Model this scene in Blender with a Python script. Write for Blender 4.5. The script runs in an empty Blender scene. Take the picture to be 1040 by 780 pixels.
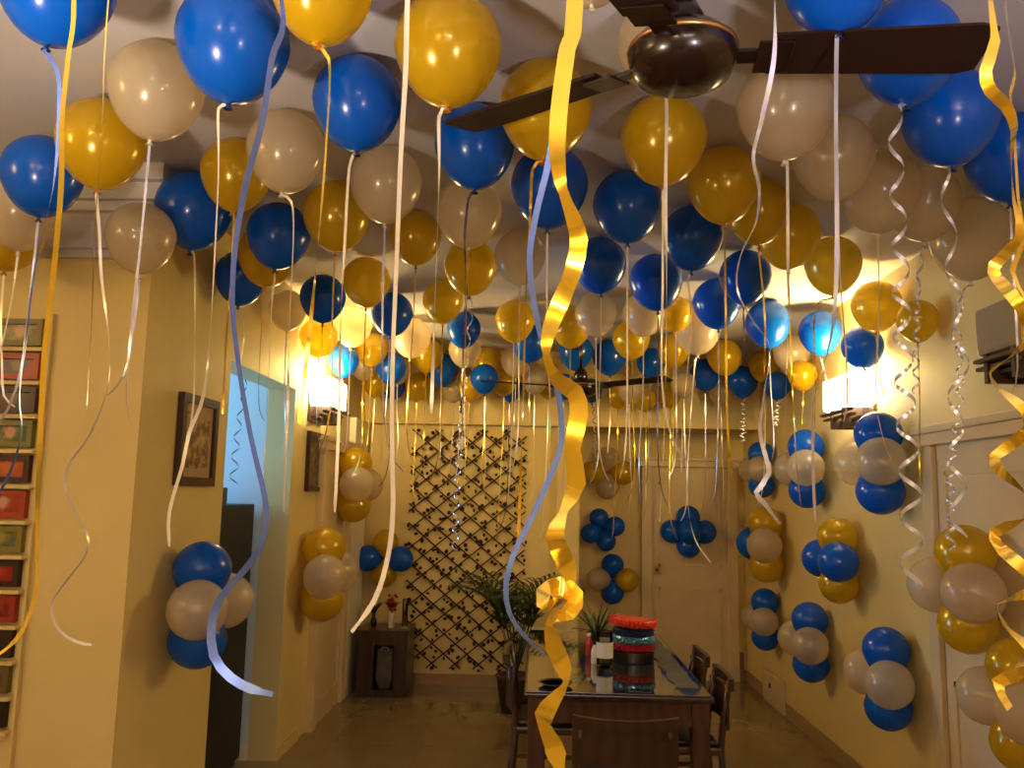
import bpy, bmesh, math, random
from mathutils import Vector, Matrix
PI = math.pi
random.seed(7)
SC = bpy.context.scene
COL = SC.collection

# ------------------------------------------------------------------ camera
F0 = 850.0                                   # focal length in pixels of a 1040x780 frame
PITCH = math.atan(114.5/850); YAW = math.radians(1.96); ROLL = math.radians(1.2); CZ = 1.68
FW = Vector((-math.sin(YAW)*math.cos(PITCH), math.cos(YAW)*math.cos(PITCH), math.sin(PITCH)))
RT = Vector((math.cos(YAW), math.sin(YAW), 0))
UP = RT.cross(FW)
CAMP = Vector((0, 0, CZ))
cr, sr = math.cos(ROLL), math.sin(ROLL)
cam = bpy.data.objects.new('camera', bpy.data.cameras.new('camera'))
COL.objects.link(cam)
R2 = RT*cr + UP*sr
U2 = UP*cr - RT*sr
cam.matrix_world = Matrix(((R2.x, U2.x, -FW.x, 0), (R2.y, U2.y, -FW.y, 0), (R2.z, U2.z, -FW.z, CZ), (0, 0, 0, 1)))
cam.data.sensor_fit = 'HORIZONTAL'; cam.data.sensor_width = 36; cam.data.lens = F0/1040*36
cam.data.clip_start = 0.05
SC.camera = cam

# ------------------------------------------------------------------ world, exposure, light levels
SC.view_settings.view_transform = 'Standard'
SC.view_settings.look = 'None'
SC.view_settings.gamma = 1
SC.view_settings.use_curve_mapping = False
SC.view_settings.exposure = 1.0
W = bpy.data.worlds.new('world'); SC.world = W; W.use_nodes = True
W.node_tree.nodes['Background'].inputs[0].default_value = (.35, .5, .8, 1)
W.node_tree.nodes['Background'].inputs[1].default_value = 0.02
SCONCE_W = 21; SCONCE_EM = 10
WARM = (1.0, .70, .20)
FILL_LIVING_W = 6  # added wall lamps out of view in the living area
FILL_UP_W = 85; FILL_UP_C = (1, .80, .56)  # added left uplight, brightens ceiling and balloons
FILL_TUBE_W = 20; FILL_UP2_W = 70; FILL_UP2_C = (1, .86, .9); FILL_TUBE_EM = 20  # added tube behind the camera and second added uplight
WINDOW_W = 42

H = 3.0                                      # ceiling
XL, XR = -1.63, 2.0                          # side walls
YN, YB, YR = 3.35, 7.75, 8.3                 # near wall face, lattice wall, recess wall
YF = 7.65                                    # beam face
XLL, Y0 = -3.6, -2.3                         # living area behind and left

def ray(px, py):
    x = px-520; y = 390-py
    return FW + RT*((x*cr - y*sr)/F0) + UP*((x*sr + y*cr)/F0)
def onX(px, py, X): d = ray(px, py); return CAMP + d*(X/d.x)
def onY(px, py, Y): d = ray(px, py); return CAMP + d*(Y/d.y)
def onZ(px, py, Z): d = ray(px, py); return CAMP + d*((Z-CZ)/d.z)

# ------------------------------------------------------------------ materials
def mat(name, col, rough=.5, metal=0, coat=0, trans=0, emit=None, es=0, sub=0, spec=None, noise=None, bump=0, ior=None):
    m = bpy.data.materials.new(name); m.use_nodes = True
    nt = m.node_tree; b = nt.nodes['Principled BSDF']
    b.inputs['Base Color'].default_value = (*col, 1)
    b.inputs['Roughness'].default_value = rough
    b.inputs['Metallic'].default_value = metal
    b.inputs['Coat Weight'].default_value = coat
    b.inputs['Coat Roughness'].default_value = .06
    if spec is not None: b.inputs['Specular IOR Level'].default_value = spec
    if ior: b.inputs['IOR'].default_value = ior
    if trans: b.inputs['Transmission Weight'].default_value = trans
    if emit:
        b.inputs['Emission Color'].default_value = (*emit, 1); b.inputs['Emission Strength'].default_value = es
    if noise:
        c2, sc, det = noise
        tc = nt.nodes.new('ShaderNodeTexCoord'); n = nt.nodes.new('ShaderNodeTexNoise')
        n.inputs['Scale'].default_value = sc; n.inputs['Detail'].default_value = det
        r = nt.nodes.new('ShaderNodeValToRGB')
        r.color_ramp.elements[0].color = (*col, 1); r.color_ramp.elements[1].color = (*c2, 1)
        r.color_ramp.elements[0].position = .38; r.color_ramp.elements[1].position = .62
        nt.links.new(tc.outputs['Object'], n.inputs['Vector']); nt.links.new(n.outputs['Fac'], r.inputs['Fac'])
        nt.links.new(r.outputs['Color'], b.inputs['Base Color'])
        if bump:
            bp = nt.nodes.new('ShaderNodeBump'); bp.inputs['Strength'].default_value = bump
            nt.links.new(n.outputs['Fac'], bp.inputs['Height']); nt.links.new(bp.outputs['Normal'], b.inputs['Normal'])
    return m

def balloon_mat(name, col, tcol, rough, metal, tf, coat=.4, clear=0, spec=None):
    m = mat(name, col, rough, metal, coat, spec=spec)
    nt = m.node_tree; b = nt.nodes['Principled BSDF']; out = nt.nodes['Material Output']
    t = nt.nodes.new('ShaderNodeBsdfTranslucent'); t.inputs['Color'].default_value = (*tcol, 1)
    mx = nt.nodes.new('ShaderNodeMixShader'); mx.inputs[0].default_value = tf
    nt.links.new(b.outputs[0], mx.inputs[1]); nt.links.new(t.outputs[0], mx.inputs[2])
    nt.links.new(mx.outputs[0], out.inputs[0])
    if clear:
        tr = nt.nodes.new('ShaderNodeBsdfTransparent'); tr.inputs['Color'].default_value = (*[.5+.5*c for c in tcol], 1)
        m2 = nt.nodes.new('ShaderNodeMixShader'); m2.inputs[0].default_value = clear
        nt.links.new(mx.outputs[0], m2.inputs[1]); nt.links.new(tr.outputs[0], m2.inputs[2]); nt.links.new(m2.outputs[0], out.inputs[0])
    return m

def wood_mat(name, c1, c2, rough=.35, scale=3, coat=.3):
    m = mat(name, c1, rough, coat=coat); nt = m.node_tree; b = nt.nodes['Principled BSDF']
    tc = nt.nodes.new('ShaderNodeTexCoord'); w = nt.nodes.new('ShaderNodeTexWave')
    w.inputs['Scale'].default_value = scale; w.inputs['Distortion'].default_value = 6; w.inputs['Detail'].default_value = 3
    r = nt.nodes.new('ShaderNodeValToRGB')
    r.color_ramp.elements[0].color = (*c1, 1); r.color_ramp.elements[1].color = (*c2, 1)
    nt.links.new(tc.outputs['Object'], w.inputs['Vector']); nt.links.new(w.outputs['Fac'], r.inputs['Fac'])
    nt.links.new(r.outputs['Color'], b.inputs['Base Color'])
    return m

def floor_mat():
    m = mat('floor_tile', (.5, .4, .27), .13, coat=.2); nt = m.node_tree; b = nt.nodes['Principled BSDF']
    tc = nt.nodes.new('ShaderNodeTexCoord')
    mp = nt.nodes.new('ShaderNodeMapping'); mp.inputs['Location'].default_value = (.17, .1, 0)
    br = nt.nodes.new('ShaderNodeTexBrick'); br.offset = 0
    br.inputs['Scale'].default_value = 1; br.inputs['Brick Width'].default_value = .6; br.inputs['Row Height'].default_value = .6
    br.inputs['Mortar Size'].default_value = .003
    br.inputs['Color1'].default_value = (.31, .205, .085, 1); br.inputs['Color2'].default_value = (.285, .19, .08, 1)
    br.inputs['Mortar'].default_value = (.24, .155, .065, 1)
    n = nt.nodes.new('ShaderNodeTexNoise'); n.inputs['Scale'].default_value = 6; n.inputs['Detail'].default_value = 6
    mx = nt.nodes.new('ShaderNodeMixRGB'); mx.blend_type = 'MULTIPLY'; mx.inputs[0].default_value = .35
    nt.links.new(tc.outputs['Object'], mp.inputs['Vector'])
    nt.links.new(mp.outputs[0], br.inputs['Vector']); nt.links.new(tc.outputs['Object'], n.inputs['Vector'])
    nt.links.new(br.outputs['Color'], mx.inputs[1]); nt.links.new(n.outputs['Fac'], mx.inputs[2])
    nt.links.new(mx.outputs[0], b.inputs['Base Color'])
    return m

M = dict(
    wall=mat('cream_wall', (.72, .555, .225), .55, noise=((.69, .53, .21), 2.2, 2)),
    ceil=mat('ceiling_white', (.55, .53, .58), .6),
    passage=mat('passage_wall', (.62, .72, .72), .6),
    floor=floor_mat(),
    skirt=mat('skirting', (.33, .2, .1), .3),
    door=mat('door_cream', (.66, .5, .28), .4, noise=((.62, .47, .26), 5, 2)),
    white=mat('white_paint', (.78, .72, .6), .4),
    blue=balloon_mat('blue_latex', (.001, .095, .58), (.0, .32, 1), .22, 0, .14, coat=.12, spec=.35),
    gold=balloon_mat('gold_latex', (.68, .42, .010), (1, .82, .02), .2, .2, .3, clear=.12),
    pearl=balloon_mat('pearl_latex', (.66, .56, .42), (.95, .82, .55), .22, .05, .3, clear=.36),
    knotw=mat('knot_pearl', (.7, .6, .48), .35), knotb=mat('knot_blue', (.004, .02, .12), .35), knoty=mat('knot_gold', (.5, .17, .01), .35),
    rgold=mat('gold_ribbon', (.95, .64, .04), .17, .75, 1),
    rsilver=mat('silver_ribbon', (.66, .66, .80), .24, .55),
    rwhite=mat('cream_ribbon', (.85, .78, .66), .3, .3),
    rblue=mat('blue_ribbon', (.2, .32, .88), .25, .5),
    rdark=mat('dark_ribbon', (.12, .11, .16), .25, .6),
    fan=mat('fan_maroon', (.012, .003, .002), .25, 0, .2), fanb=mat('fan_blade', (.022, .008, .006), .55, 0, 0, spec=.2), brass=mat('fan_ring', (.55, .3, .1), .3, .9),
    wood=wood_mat('dark_wood', (.045, .014, .008), (.028, .009, .005), .28, 4),
    wood2=wood_mat('brown_wood', (.075, .026, .013), (.045, .015, .008), .32, 5),
    glass_top=mat('table_glass', (.03, .022, .018), .04, 0, 1),
    lattice=mat('lattice_wood', (.05, .018, .008), .6, spec=.2), leaf=mat('lattice_leaf', (.04, .014, .007), .6, spec=.2),
    plant=mat('palm_green', (.012, .032, .007), .45, noise=((.025, .06, .012), 20, 2)), pot=mat('dark_pot', (.05, .03, .02), .4),
    dark=mat('near_black', (.012, .012, .016), .3), fridge=mat('fridge_navy', (.008, .011, .02), .4, 0, 0, spec=.25),
    red=mat('red_fringe', (.75, .06, .02), .4), crimson=mat('crimson', (.4, .01, .03), .35), navy=mat('navy_fabric', (.012, .025, .09), .5),
    sequin=mat('blue_sequins', (.05, .25, .42), .2, .8, noise=((.3, .6, .75), 60, 2)),
    mottled=mat('mottled_grey', (.12, .105, .09), .7, noise=((.09, .08, .07), 18, 3)),
    glass=mat('clear_glass', (.95, .95, .95), .03, trans=1, ior=1.12), card=mat('white_card', (.8, .76, .66), .5),
    bottle=mat('red_bottle', (.55, .03, .015), .15, coat=.5), flower=mat('red_flower', (.3, .02, .012), .5),
    shade=mat('lit_shade', (1, .95, .85), .3, emit=(1, .82, .5), es=SCONCE_EM), shade_off=mat('unlit_shade', (.3, .25, .19), .4),
    slat=mat('sconce_slat', (.06, .03, .018), .4), tube=mat('fill_lamp_lit', (1, 1, 1), .3, emit=(.85, .9, 1), es=FILL_TUBE_EM),
    sky=mat('window_daylight', (1, 1, 1), .3, emit=(.35, .62, 1), es=3.0),
    metal=mat('door_metal', (.4, .28, .14), .3, .9), fusebox=mat('fuse_box', (.22, .12, .06), .5), frame=wood_mat('frame_wood', (.055, .018, .009), (.03, .01, .006), .4, 8, 0),
)

# ------------------------------------------------------------------ mesh helpers
class MB:
    def __init__(s): s.v = []; s.f = []
    def add(s, vs, fs):
        o = len(s.v); s.v += [tuple(v) for v in vs]; s.f += [tuple(i+o for i in f) for f in fs]; return s
    def box(s, x0, x1, y0, y1, z0, z1, Mx=None):
        vs = [Vector((x, y, z)) for z in (z0, z1) for y in (y0, y1) for x in (x0, x1)]
        if Mx: vs = [Mx @ v for v in vs]
        return s.add(vs, [(0, 2, 3, 1), (4, 5, 7, 6), (0, 1, 5, 4), (2, 6, 7, 3), (0, 4, 6, 2), (1, 3, 7, 5)])
    def lathe(s, prof, n=24, Mx=None):          # (radius, z) pairs
        vs = []; fs = []
        for r, z in prof:
            for k in range(n):
                a = 2*PI*k/n; vs.append(Vector((r*math.cos(a), r*math.sin(a), z)))
        for i in range(len(prof)-1):
            for k in range(n):
                k2 = (k+1) % n; fs.append((i*n+k, i*n+k2, (i+1)*n+k2, (i+1)*n+k))
        if prof[0][0] > 1e-5: fs.append(tuple(range(n-1, -1, -1)))
        if prof[-1][0] > 1e-5: fs.append(tuple((len(prof)-1)*n+k for k in range(n)))
        if Mx: vs = [Mx @ v for v in vs]
        return s.add(vs, fs)
    def tube(s, pts, rad, n=8):
        pts = [Vector(p) for p in pts]; vs = []; fs = []
        rr = rad if isinstance(rad, (list, tuple)) else [rad]*len(pts)
        ref = Vector((.3, .2, 1)).normalized()
        for i, p in enumerate(pts):
            t = (pts[min(i+1, len(pts)-1)] - pts[max(i-1, 0)]).normalized()
            a = t.cross(ref); a = a.normalized() if a.length > 1e-4 else t.orthogonal().normalized(); b = t.cross(a)
            for k in range(n): vs.append(p + (a*math.cos(2*PI*k/n) + b*math.sin(2*PI*k/n))*rr[i])
        for i in range(len(pts)-1):
            for k in range(n):
                k2 = (k+1) % n; fs.append((i*n+k, i*n+k2, (i+1)*n+k2, (i+1)*n+k))
        fs.append(tuple(range(n-1, -1, -1))); fs.append(tuple((len(pts)-1)*n+k for k in range(n)))
        return s.add(vs, fs)
    def mesh(s, name, m, smooth=False):
        me = bpy.data.meshes.new(name); me.from_pydata(s.v, [], s.f); me.update()
        me.materials.append(m)
        if smooth: me.shade_smooth()
        return me
    def obj(s, name, m, parent=None, smooth=False, bevel=0, loc=None):
        me = s.mesh(name, m, smooth)
        if bevel:
            bm = bmesh.new(); bm.from_mesh(me)
            bmesh.ops.bevel(bm, geom=list(bm.edges), offset=bevel, segments=2, affect='EDGES', profile=.6, clamp_overlap=True)
            bm.to_mesh(me); bm.free()
        return link(name, me, parent, loc)

def link(name, me, parent=None, loc=None):
    o = bpy.data.objects.new(name, me); COL.objects.link(o)
    if parent: o.parent = parent
    if loc is not None: o.location = loc
    return o
def thing(name, label, cat, loc=(0, 0, 0), group=None):
    o = bpy.data.objects.new(name, None); COL.objects.link(o); o.empty_display_size = .1
    o.location = loc; return tag(o, label, cat, group)
def tag(o, label, cat, group=None):
    o['label'] = label; o['category'] = cat
    if group: o['group'] = group
    return o
def struct(name, mb, m, bevel=0):
    o = mb.obj(name, m, bevel=bevel); o['kind'] = 'structure'; return o
def rel(pts, loc): return [Vector(p)-Vector(loc) for p in pts]

# ------------------------------------------------------------------ room shell
T = .1
struct('floor', MB().box(-4.6, XR+.3, Y0-.2, YR+.3, -.1, 0), M['floor'])
struct('ceiling', MB().box(-4.6, XR+.3, Y0-.2, YR+.3, H, H+.1), M['ceil'])
DY0, DY1, DZ = 3.28, 4.30, 2.0              # door in the right wall
struct('wall_right', MB().box(XR, XR+.2, DY1, YR+.2, 0, H).box(XR, XR+.2, Y0-.2, DY0, 0, H).box(XR, XR+.2, DY0, DY1, DZ, H), M['wall'])
OY0, OY1, OZ = 4.31, 5.49, 2.36             # opening to the passage in the left wall
struct('wall_left', MB().box(XL-.18, XL, YN, OY0, 0, H).box(XL-.18, XL, OY1, YR+.2, 0, H).box(XL-.18, XL, OY0, OY1, OZ, H), M['wall'])
struct('wall_front_left', MB().box(XLL-.2, XL-.18, YN, YN+.15, 0, H), M['wall'])
struct('wall_living_left', MB().box(XLL-.2, XLL, Y0-.2, YN, 0, H), M['wall'])
struct('wall_rear', MB().box(XLL-.2, XR+.2, Y0-.2, Y0, 0, H), M['wall'])
struct('wall_back_left', MB().box(XL, .37, YB, YB+.1, 0, H).box(.17, .37, YF+.002, YB, 0, 2.33), M['wall'])
struct('wall_back_right', MB().box(.25, XR+.2, YR, YR+.1, 0, H).box(.25, .37, YB+.1, YR, 0, H), M['wall'])
struct('trim_beam', MB().box(XL, XR, YF, YF+.1, 2.33, H).box(.37, XR, YF+.1, YR, 2.33, H), M['wall'])
struct('trim_pilaster', MB().box(XL, XL+.06, 7.12, YF, 0, 2.33), M['white'], .008)
cm = MB()
for k, (d, z0, z1) in enumerate(((.03, 2.63, 2.665), (.05, 2.665, 2.70), (.035, 2.70, 2.82), (.07, 2.82, 2.86), (.10, 2.86, 2.93), (.14, 2.93, 3.0))):
    cm.box(XLL, XL+d*.6, YN-d, YN, z0, z1)
struct('trim_crown_near', cm, M['ceil'])
cm = MB()
for d, z0, z1 in ((.02, 2.8, 2.83), (.04, 2.83, 2.9), (.07, 2.9, 2.94), (.1, 2.94, 3.0)):
    cm.box(XL, XR, YF-d, YF, z0, z1)
struct('trim_crown_beam', cm, M['wall'])
# passage behind the opening
struct('wall_passage_far', MB().box(-4.4, XL-.18, OY1, OY1+.1, 0, H), M['passage'])
struct('wall_passage_near', MB().box(-4.4, XL-.18, OY0-.1, OY0, 0, H), M['passage'])
struct('wall_passage_end', MB().box(-4.5, -4.4, OY0, OY0+.25, 0, H).box(-4.5, -4.4, OY1-.25, OY1, 0, H).box(-4.5, -4.4, OY0+.25, OY1-.25, 0, .8).box(-4.5, -4.4, OY0+.25, OY1-.25, 2.3, H), M['passage'])
w1 = MB().box(-4.46, -4.44, OY0+.25, OY1-.25, .8, 2.3).obj('window_1', M['sky']); w1['kind'] = 'structure'
MB().box(-4.43, -4.40, 4.87, 4.93, .8, 2.3).box(-4.43, -4.40, OY0+.25, OY1-.25, 1.52, 1.58).obj('window_frame', M['white'], w1)
# skirting
struct('baseboard_right', MB().box(XR-.015, XR, DY1+.1, YR, 0, .1).box(XR-.015, XR, Y0, DY0-.1, 0, .1), M['skirt'])
struct('baseboard_back', MB().box(XL, .17, YB-.015, YB, 0, .1).box(.37, 1.0, YR-.015, YR, 0, .1).box(1.88, XR, YR-.015, YR, 0, .1), M['skirt'])
struct('baseboard_left', MB().box(XL, XL+.012, OY1, 5.95, 0, .08).box(XL, XL+.012, YN, OY0, 0, .08), M['wall'])
struct('baseboard_passage', MB().box(-4.4, XL-.18, OY1-.012, OY1, 0, .09), M['white'])

def door(name, Mx, w, h, m, panels, knob):
    d = MB().box(-w/2, w/2, -.02, .02, 0, h, Mx).obj(name, m); d['kind'] = 'structure'
    fr = MB(); t = .1
    fr.box(-w/2-t, -w/2, -.05, .05, 0, h+t, Mx).box(w/2, w/2+t, -.05, .05, 0, h+t, Mx).box(-w/2-t-.03, w/2+t+.03, -.065, .065, h, h+.06, Mx).box(-w/2-t-.05, w/2+t+.05, -.08, .08, h+.06, h+.1, Mx)
    fr.obj('door_frame', m, d, bevel=.006)
    for (x0, x1, z0, z1) in panels:
        p = MB(); b = .02
        p.box(x0, x1, -.03, -.02, z0, z0+b, Mx).box(x0, x1, -.03, -.02, z1-b, z1, Mx).box(x0, x0+b, -.03, -.02, z0, z1, Mx).box(x1-b, x1, -.03, -.02, z0, z1, Mx)
        p.obj('door_panel', m, d)
    kb = MB().lathe([(.0, -.09), (.02, -.085), (.028, -.07), (.02, -.05), (.012, -.045), (.012, -.02)], 14, Mx @ Matrix.Translation((knob[0], 0, knob[1])) @ Matrix.Rotation(-PI/2, 4, 'X') @ Matrix.Scale(-1, 4, (0, 0, 1)))
    kb.obj('door_handle', M['metal'], d, smooth=True)
    return d
door('door_1', Matrix.Translation((1.46, YR-.03, 0)), .72, 2.0, M['door'], [(-.3, .3, .15, .85), (-.3, .3, 1.05, 1.85)], (-.31, 1.0))
door('door_2', Matrix.Translation((XR+.022, (DY0+DY1)/2, 0)) @ Matrix.Rotation(-PI/2, 4, 'Z'), DY1-DY0, DZ-.02, M['door'], [(-.42, .42, .15, .85), (-.42, .42, 1.05, 1.85)], (-.45, 1.0))
door('door_3', Matrix.Translation((XL+.01, 6.62, 0)) @ Matrix.Rotation(PI/2, 4, 'Z'), .78, 2.0, M['door'], [(-.32, .32, .15, .85), (-.32, .32, 1.05, 1.85)], (.33, .95))

# ------------------------------------------------------------------ lamps
def light(name, kind, loc, power, col, size=.1, parent=None):
    l = bpy.data.lights.new(name, kind); l.energy = power; l.color = col
    if kind == 'POINT': l.shadow_soft_size = size
    o = bpy.data.objects.new(name, l); COL.objects.link(o); o.location = loc
    if parent: o.parent = parent
    return o
def sconce(loc, rz, lit, label, L=.5, power=SCONCE_W):
    t = thing('wall_sconce', label, 'wall lamp', loc, 'wall lamps'); t.rotation_euler = (0, 0, rz)
    # local: +y points away from the wall, x along the wall
    MB().box(-L/2+.06, L/2-.06, 0, .02, -.16, .06).obj('back_plate', M['slat'], t, bevel=.004)
    MB().box(-L/2, L/2, .022, .17, -.05, .15).obj('glass_shade', M['shade'] if lit else M['shade_off'], t, bevel=.02)
    for k, (dx, dy) in enumerate(((-.03, .19), (.03, .15), (-.02, .11), (.04, .07))):
        MB().box(-L/2+dx, L/2+dx, dy-.02, dy+.008, -.085-.022*k, -.07-.022*k).obj('slat', M['slat'], t)
    for sx in (-.1, .1): MB().box(sx-.012, sx+.012, .02, .17, -.17, -.05).obj('bracket', M['slat'], t)
    if lit:
        light('sconce_light', 'POINT', (0, .07, .235), power, WARM, .06, t)
    return t
sconce((XL+.003, 5.98, 2.34), -PI/2, True, 'lit wall lamp with white glass box glowing on the left wall')
sconce((XR-.003, 5.2, 2.31), PI/2, True, 'lit wall lamp glowing on the right wall above a blue and white balloon cluster')
sconce((XR-.003, 3.36, 2.35), PI/2, False, 'unlit wall lamp with dark slats above the right wall door', L=.34)
sconce((XLL+.003, .9, 2.4), -PI/2, True, 'added lit wall lamp, out of view on the living room side wall', power=FILL_LIVING_W)  # added out of view, gives warm light on the near wall
sconce((-1.3, Y0+.003, 2.3), 0, True, 'added lit wall lamp, out of view on the rear living room wall', power=FILL_LIVING_W*2.2)  # added out of view to brighten the ceiling
tb = thing('fill_tube', 'added tube light out of view, high on the rear living room wall', 'tube light', (.4, Y0+.003, 2.4))  # added out of view for cool light from behind the camera
MB().box(-.62, .62, 0, .04, -.03, .03).obj('housing', M['white'], tb, bevel=.005)
MB().tube([(-.59, .06, 0), (.59, .06, 0)], .014, 12).obj('tube', M['tube'], tb)
for sx in (-.6, .6): MB().box(sx-.012, sx+.012, .03, .08, -.02, .02).obj('holder', M['white'], tb)
al = light('fill_tube_glow', 'AREA', (0, .1, 0), FILL_TUBE_W, (.95, .88, 1), parent=tb)
al.data.shape = 'RECTANGLE'; al.data.size = 1.2; al.data.size_y = .05; al.rotation_euler = (PI*.9, 0, 0)
def uplighter(loc, label, power, col):  # added lamps out of view, put in to brighten ceiling and balloons
  fl_ = thing('fill_uplight', label, 'added lamp', loc)
  MB().lathe([(0, 0), (.15, 0), (.15, .02), (.03, .035), (0, .035)], 28).obj('base', M['slat'], fl_, smooth=True)
  MB().tube([(0, 0, .03), (0, 0, 1.62)], .013, 10).obj('pole', M['slat'], fl_, smooth=True)
  MB().lathe([(.02, 1.6), (.1, 1.64), (.17, 1.73), (.165, 1.73), (.095, 1.65), (.02, 1.615), (.02, 1.6)], 28).obj('bowl_shade', M['slat'], fl_, smooth=True)
  MB().lathe([(0, 1.63), (.025, 1.64), (.035, 1.68), (.02, 1.71), (0, 1.715)], 16).obj('bulb', M['tube'], fl_, smooth=True)
  ul = light('fill_up_spot', 'SPOT', (0, 0, 1.76), power, col, parent=fl_); ul.data.spot_size = math.radians(155); ul.data.spot_blend = .5; ul.data.shadow_soft_size = .09; ul.rotation_euler = (PI, 0, 0)
uplighter((-1.3, .6, 0), 'added warm standing uplighter, out of view at the left of the living room', FILL_UP_W, FILL_UP_C)
uplighter((.85, -.1, 0), 'added cool standing uplighter, out of view at the right of the living room', FILL_UP2_W, FILL_UP2_C)
wl = light('daylight', 'AREA', (-4.38, 4.9, 1.55), WINDOW_W, (.25, .55, 1.0)); wl.data.shape = 'RECTANGLE'; wl.data.size = 1.4; wl.data.size_y = .65; wl.rotation_euler = (0, -PI/2, 0)

# ------------------------------------------------------------------ ceiling fans
def fan(loc, rod, ang, R, rh, label, bw=.155):
    t = thing('ceiling_fan', label, 'fan', loc, 'ceiling fans')
    MB().lathe([(0, -.075), (rh*.55, -.07), (rh*.84, -.052), (rh*.97, -.022), (rh, .0), (rh*.97, .02), (rh*.8, .045), (rh*.35, .055)], 40).obj('motor_housing', M['fan'], t, smooth=True)
    MB().lathe([(rh*1.0, .006), (rh*1.02, .012), (rh*1.0, .019), (rh*.985, .013), (rh*1.0, .006)], 40).obj('ring', M['brass'], t, smooth=True)
    MB().lathe([(.045, .05), (.055, .06), (.05, .1), (.03, .14)], 20).obj('motor_cap', M['fan'], t, smooth=True)
    MB().tube([(0, 0, .1), (0, 0, rod)], .012, 12).obj('down_rod', M['fan'], t, smooth=True)
    MB().lathe([(.02, rod-.1), (.06, rod-.07), (.065, rod-.005), (.0, rod-.005)], 20).obj('canopy', M['fan'], t, smooth=True)
    for a in ang:
        Rz = Matrix.Rotation(math.radians(a), 4, 'Z') @ Matrix.Rotation(math.radians(-13), 4, 'X')
        n = 12; vs = []; fs = []
        for i in range(n+1):
            u = i/n; x = rh+.075 + (R-rh-.075)*u
            w = bw*(.84+.2*u)*(1 if u < .93 else (.97 if u < .99 else .82))
            for z in (-.004, .004):
                vs += [Vector((x, -w*.5, z)), Vector((x, w*.5, z+.004))]
        for i in range(n):
            o = i*4; p = o+4
            fs += [(o, o+1, p+1, p), (o+2, p+2, p+3, o+3), (o, p, p+2, o+2), (o+1, o+3, p+3, p+1)]
        fs += [(0, 2, 3, 1), (n*4, n*4+1, n*4+3, n*4+2)]
        bl = MB().add([Rz @ v for v in vs], fs).obj('blade', M['fanb'], t)
        MB().box(rh-.03, rh+.05, -.02, .02, -.008, .003, Rz).box(rh+.04, rh+.12, -.05, .05, -.011, -.003, Rz).obj('blade_arm', M['fan'], bl, bevel=.002)
    return t
fan((.322, 1.86, 2.715), H-2.715, (145, -3, -119), .685, .128, 'large maroon ceiling fan nearest the camera, hanging among the balloons at the upper right')
fan((.30, 6.2, 2.50), H-2.50, (-42, 78, 198), .78, .13, 'small looking maroon ceiling fan far down the room over the dining table', bw=.11)

# ------------------------------------------------------------------ ribbons
def smooth_path(P, step):
    P = [Vector(p) for p in P]
    if len(P) == 2: P = [P[0], (P[0]+P[1])*.5, P[1]]
    Q = [P[0]*2-P[1]] + P + [P[-1]*2-P[-2]]; out = []
    for i in range(1, len(Q)-2):
        a, b, c, d = Q[i-1:i+3]; n = max(2, int((c-b).length/step))
        for k in range(n):
            t = k/n
            out.append(.5*((2*b) + (c-a)*t + (2*a-5*b+4*c-d)*t*t + (3*b-a-3*c+d)*t**3))
    out.append(P[-1]); return out
def strip(P, width, ang, cyl=None):
    """flat ribbon along the points; ang(u) turns its width about the path, 0 = facing the room's length."""
    vs = []; fs = []; n = len(P); prev = None
    for i, p in enumerate(P):
        t = (P[min(i+1, n-1)] - P[max(i-1, 0)]).normalized(); u = i/(n-1)
        if cyl:
            nn = (p - cyl(u)); nn = (nn - t*nn.dot(t)); nn = nn.normalized() if nn.length > 1e-6 else Vector((0, -1, 0))
            w = t.cross(nn).normalized()
        else:
            b = t.cross(Vector((0, 1, 0))); b = b.normalized() if b.length > 1e-3 else Vector((1, 0, 0)); c = t.cross(b)
            a = ang(u); w = b*math.cos(a) + c*math.sin(a)
        if prev is not None and w.dot(prev) < 0: w = -w
        prev = w; ww = width*(1 if u < .985 else .6)
        vs += [p - w*ww*.5, p + w*ww*.5]
    for i in range(n-1): fs.append((2*i, 2*i+1, 2*i+3, 2*i+2))
    return MB().add(vs, fs)
def path_ribbon(P, width, a0=0., a1=None, wob=0.4, step=.02, name='ribbon', m=None, parent=None, loc=(0, 0, 0)):
    Q = smooth_path(P, step); a1 = a0 if a1 is None else a1; ph = random.random()*6
    o = strip(rel(Q, loc), width, lambda u: a0+(a1-a0)*u + wob*math.sin(ph+u*9)).obj(name, m, parent, smooth=True)
    return o
def helix_ribbon(axis, r0, r1, turns, width, m, name='ribbon', parent=None, loc=(0, 0, 0), ph=0., lead=0.0):
    A = smooth_path(axis, .02); n = max(60, int(turns*18)); Q = []; X = []
    def ax(u):
        f = u*(len(A)-1); i = min(int(f), len(A)-2); return A[i].lerp(A[i+1], f-i) - Vector(loc)
    for i in range(n+1):
        u = i/n; r = (r0+(r1-r0)*u)*(min(1, u/lead) if lead else 1); a = ph + turns*2*PI*(u**1.15)
        Q.append(ax(u) + Vector((math.cos(a)*r, math.sin(a)*r, 0)))
    return strip(Q, width, None, cyl=ax).obj(name, m, parent, smooth=True)

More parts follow.
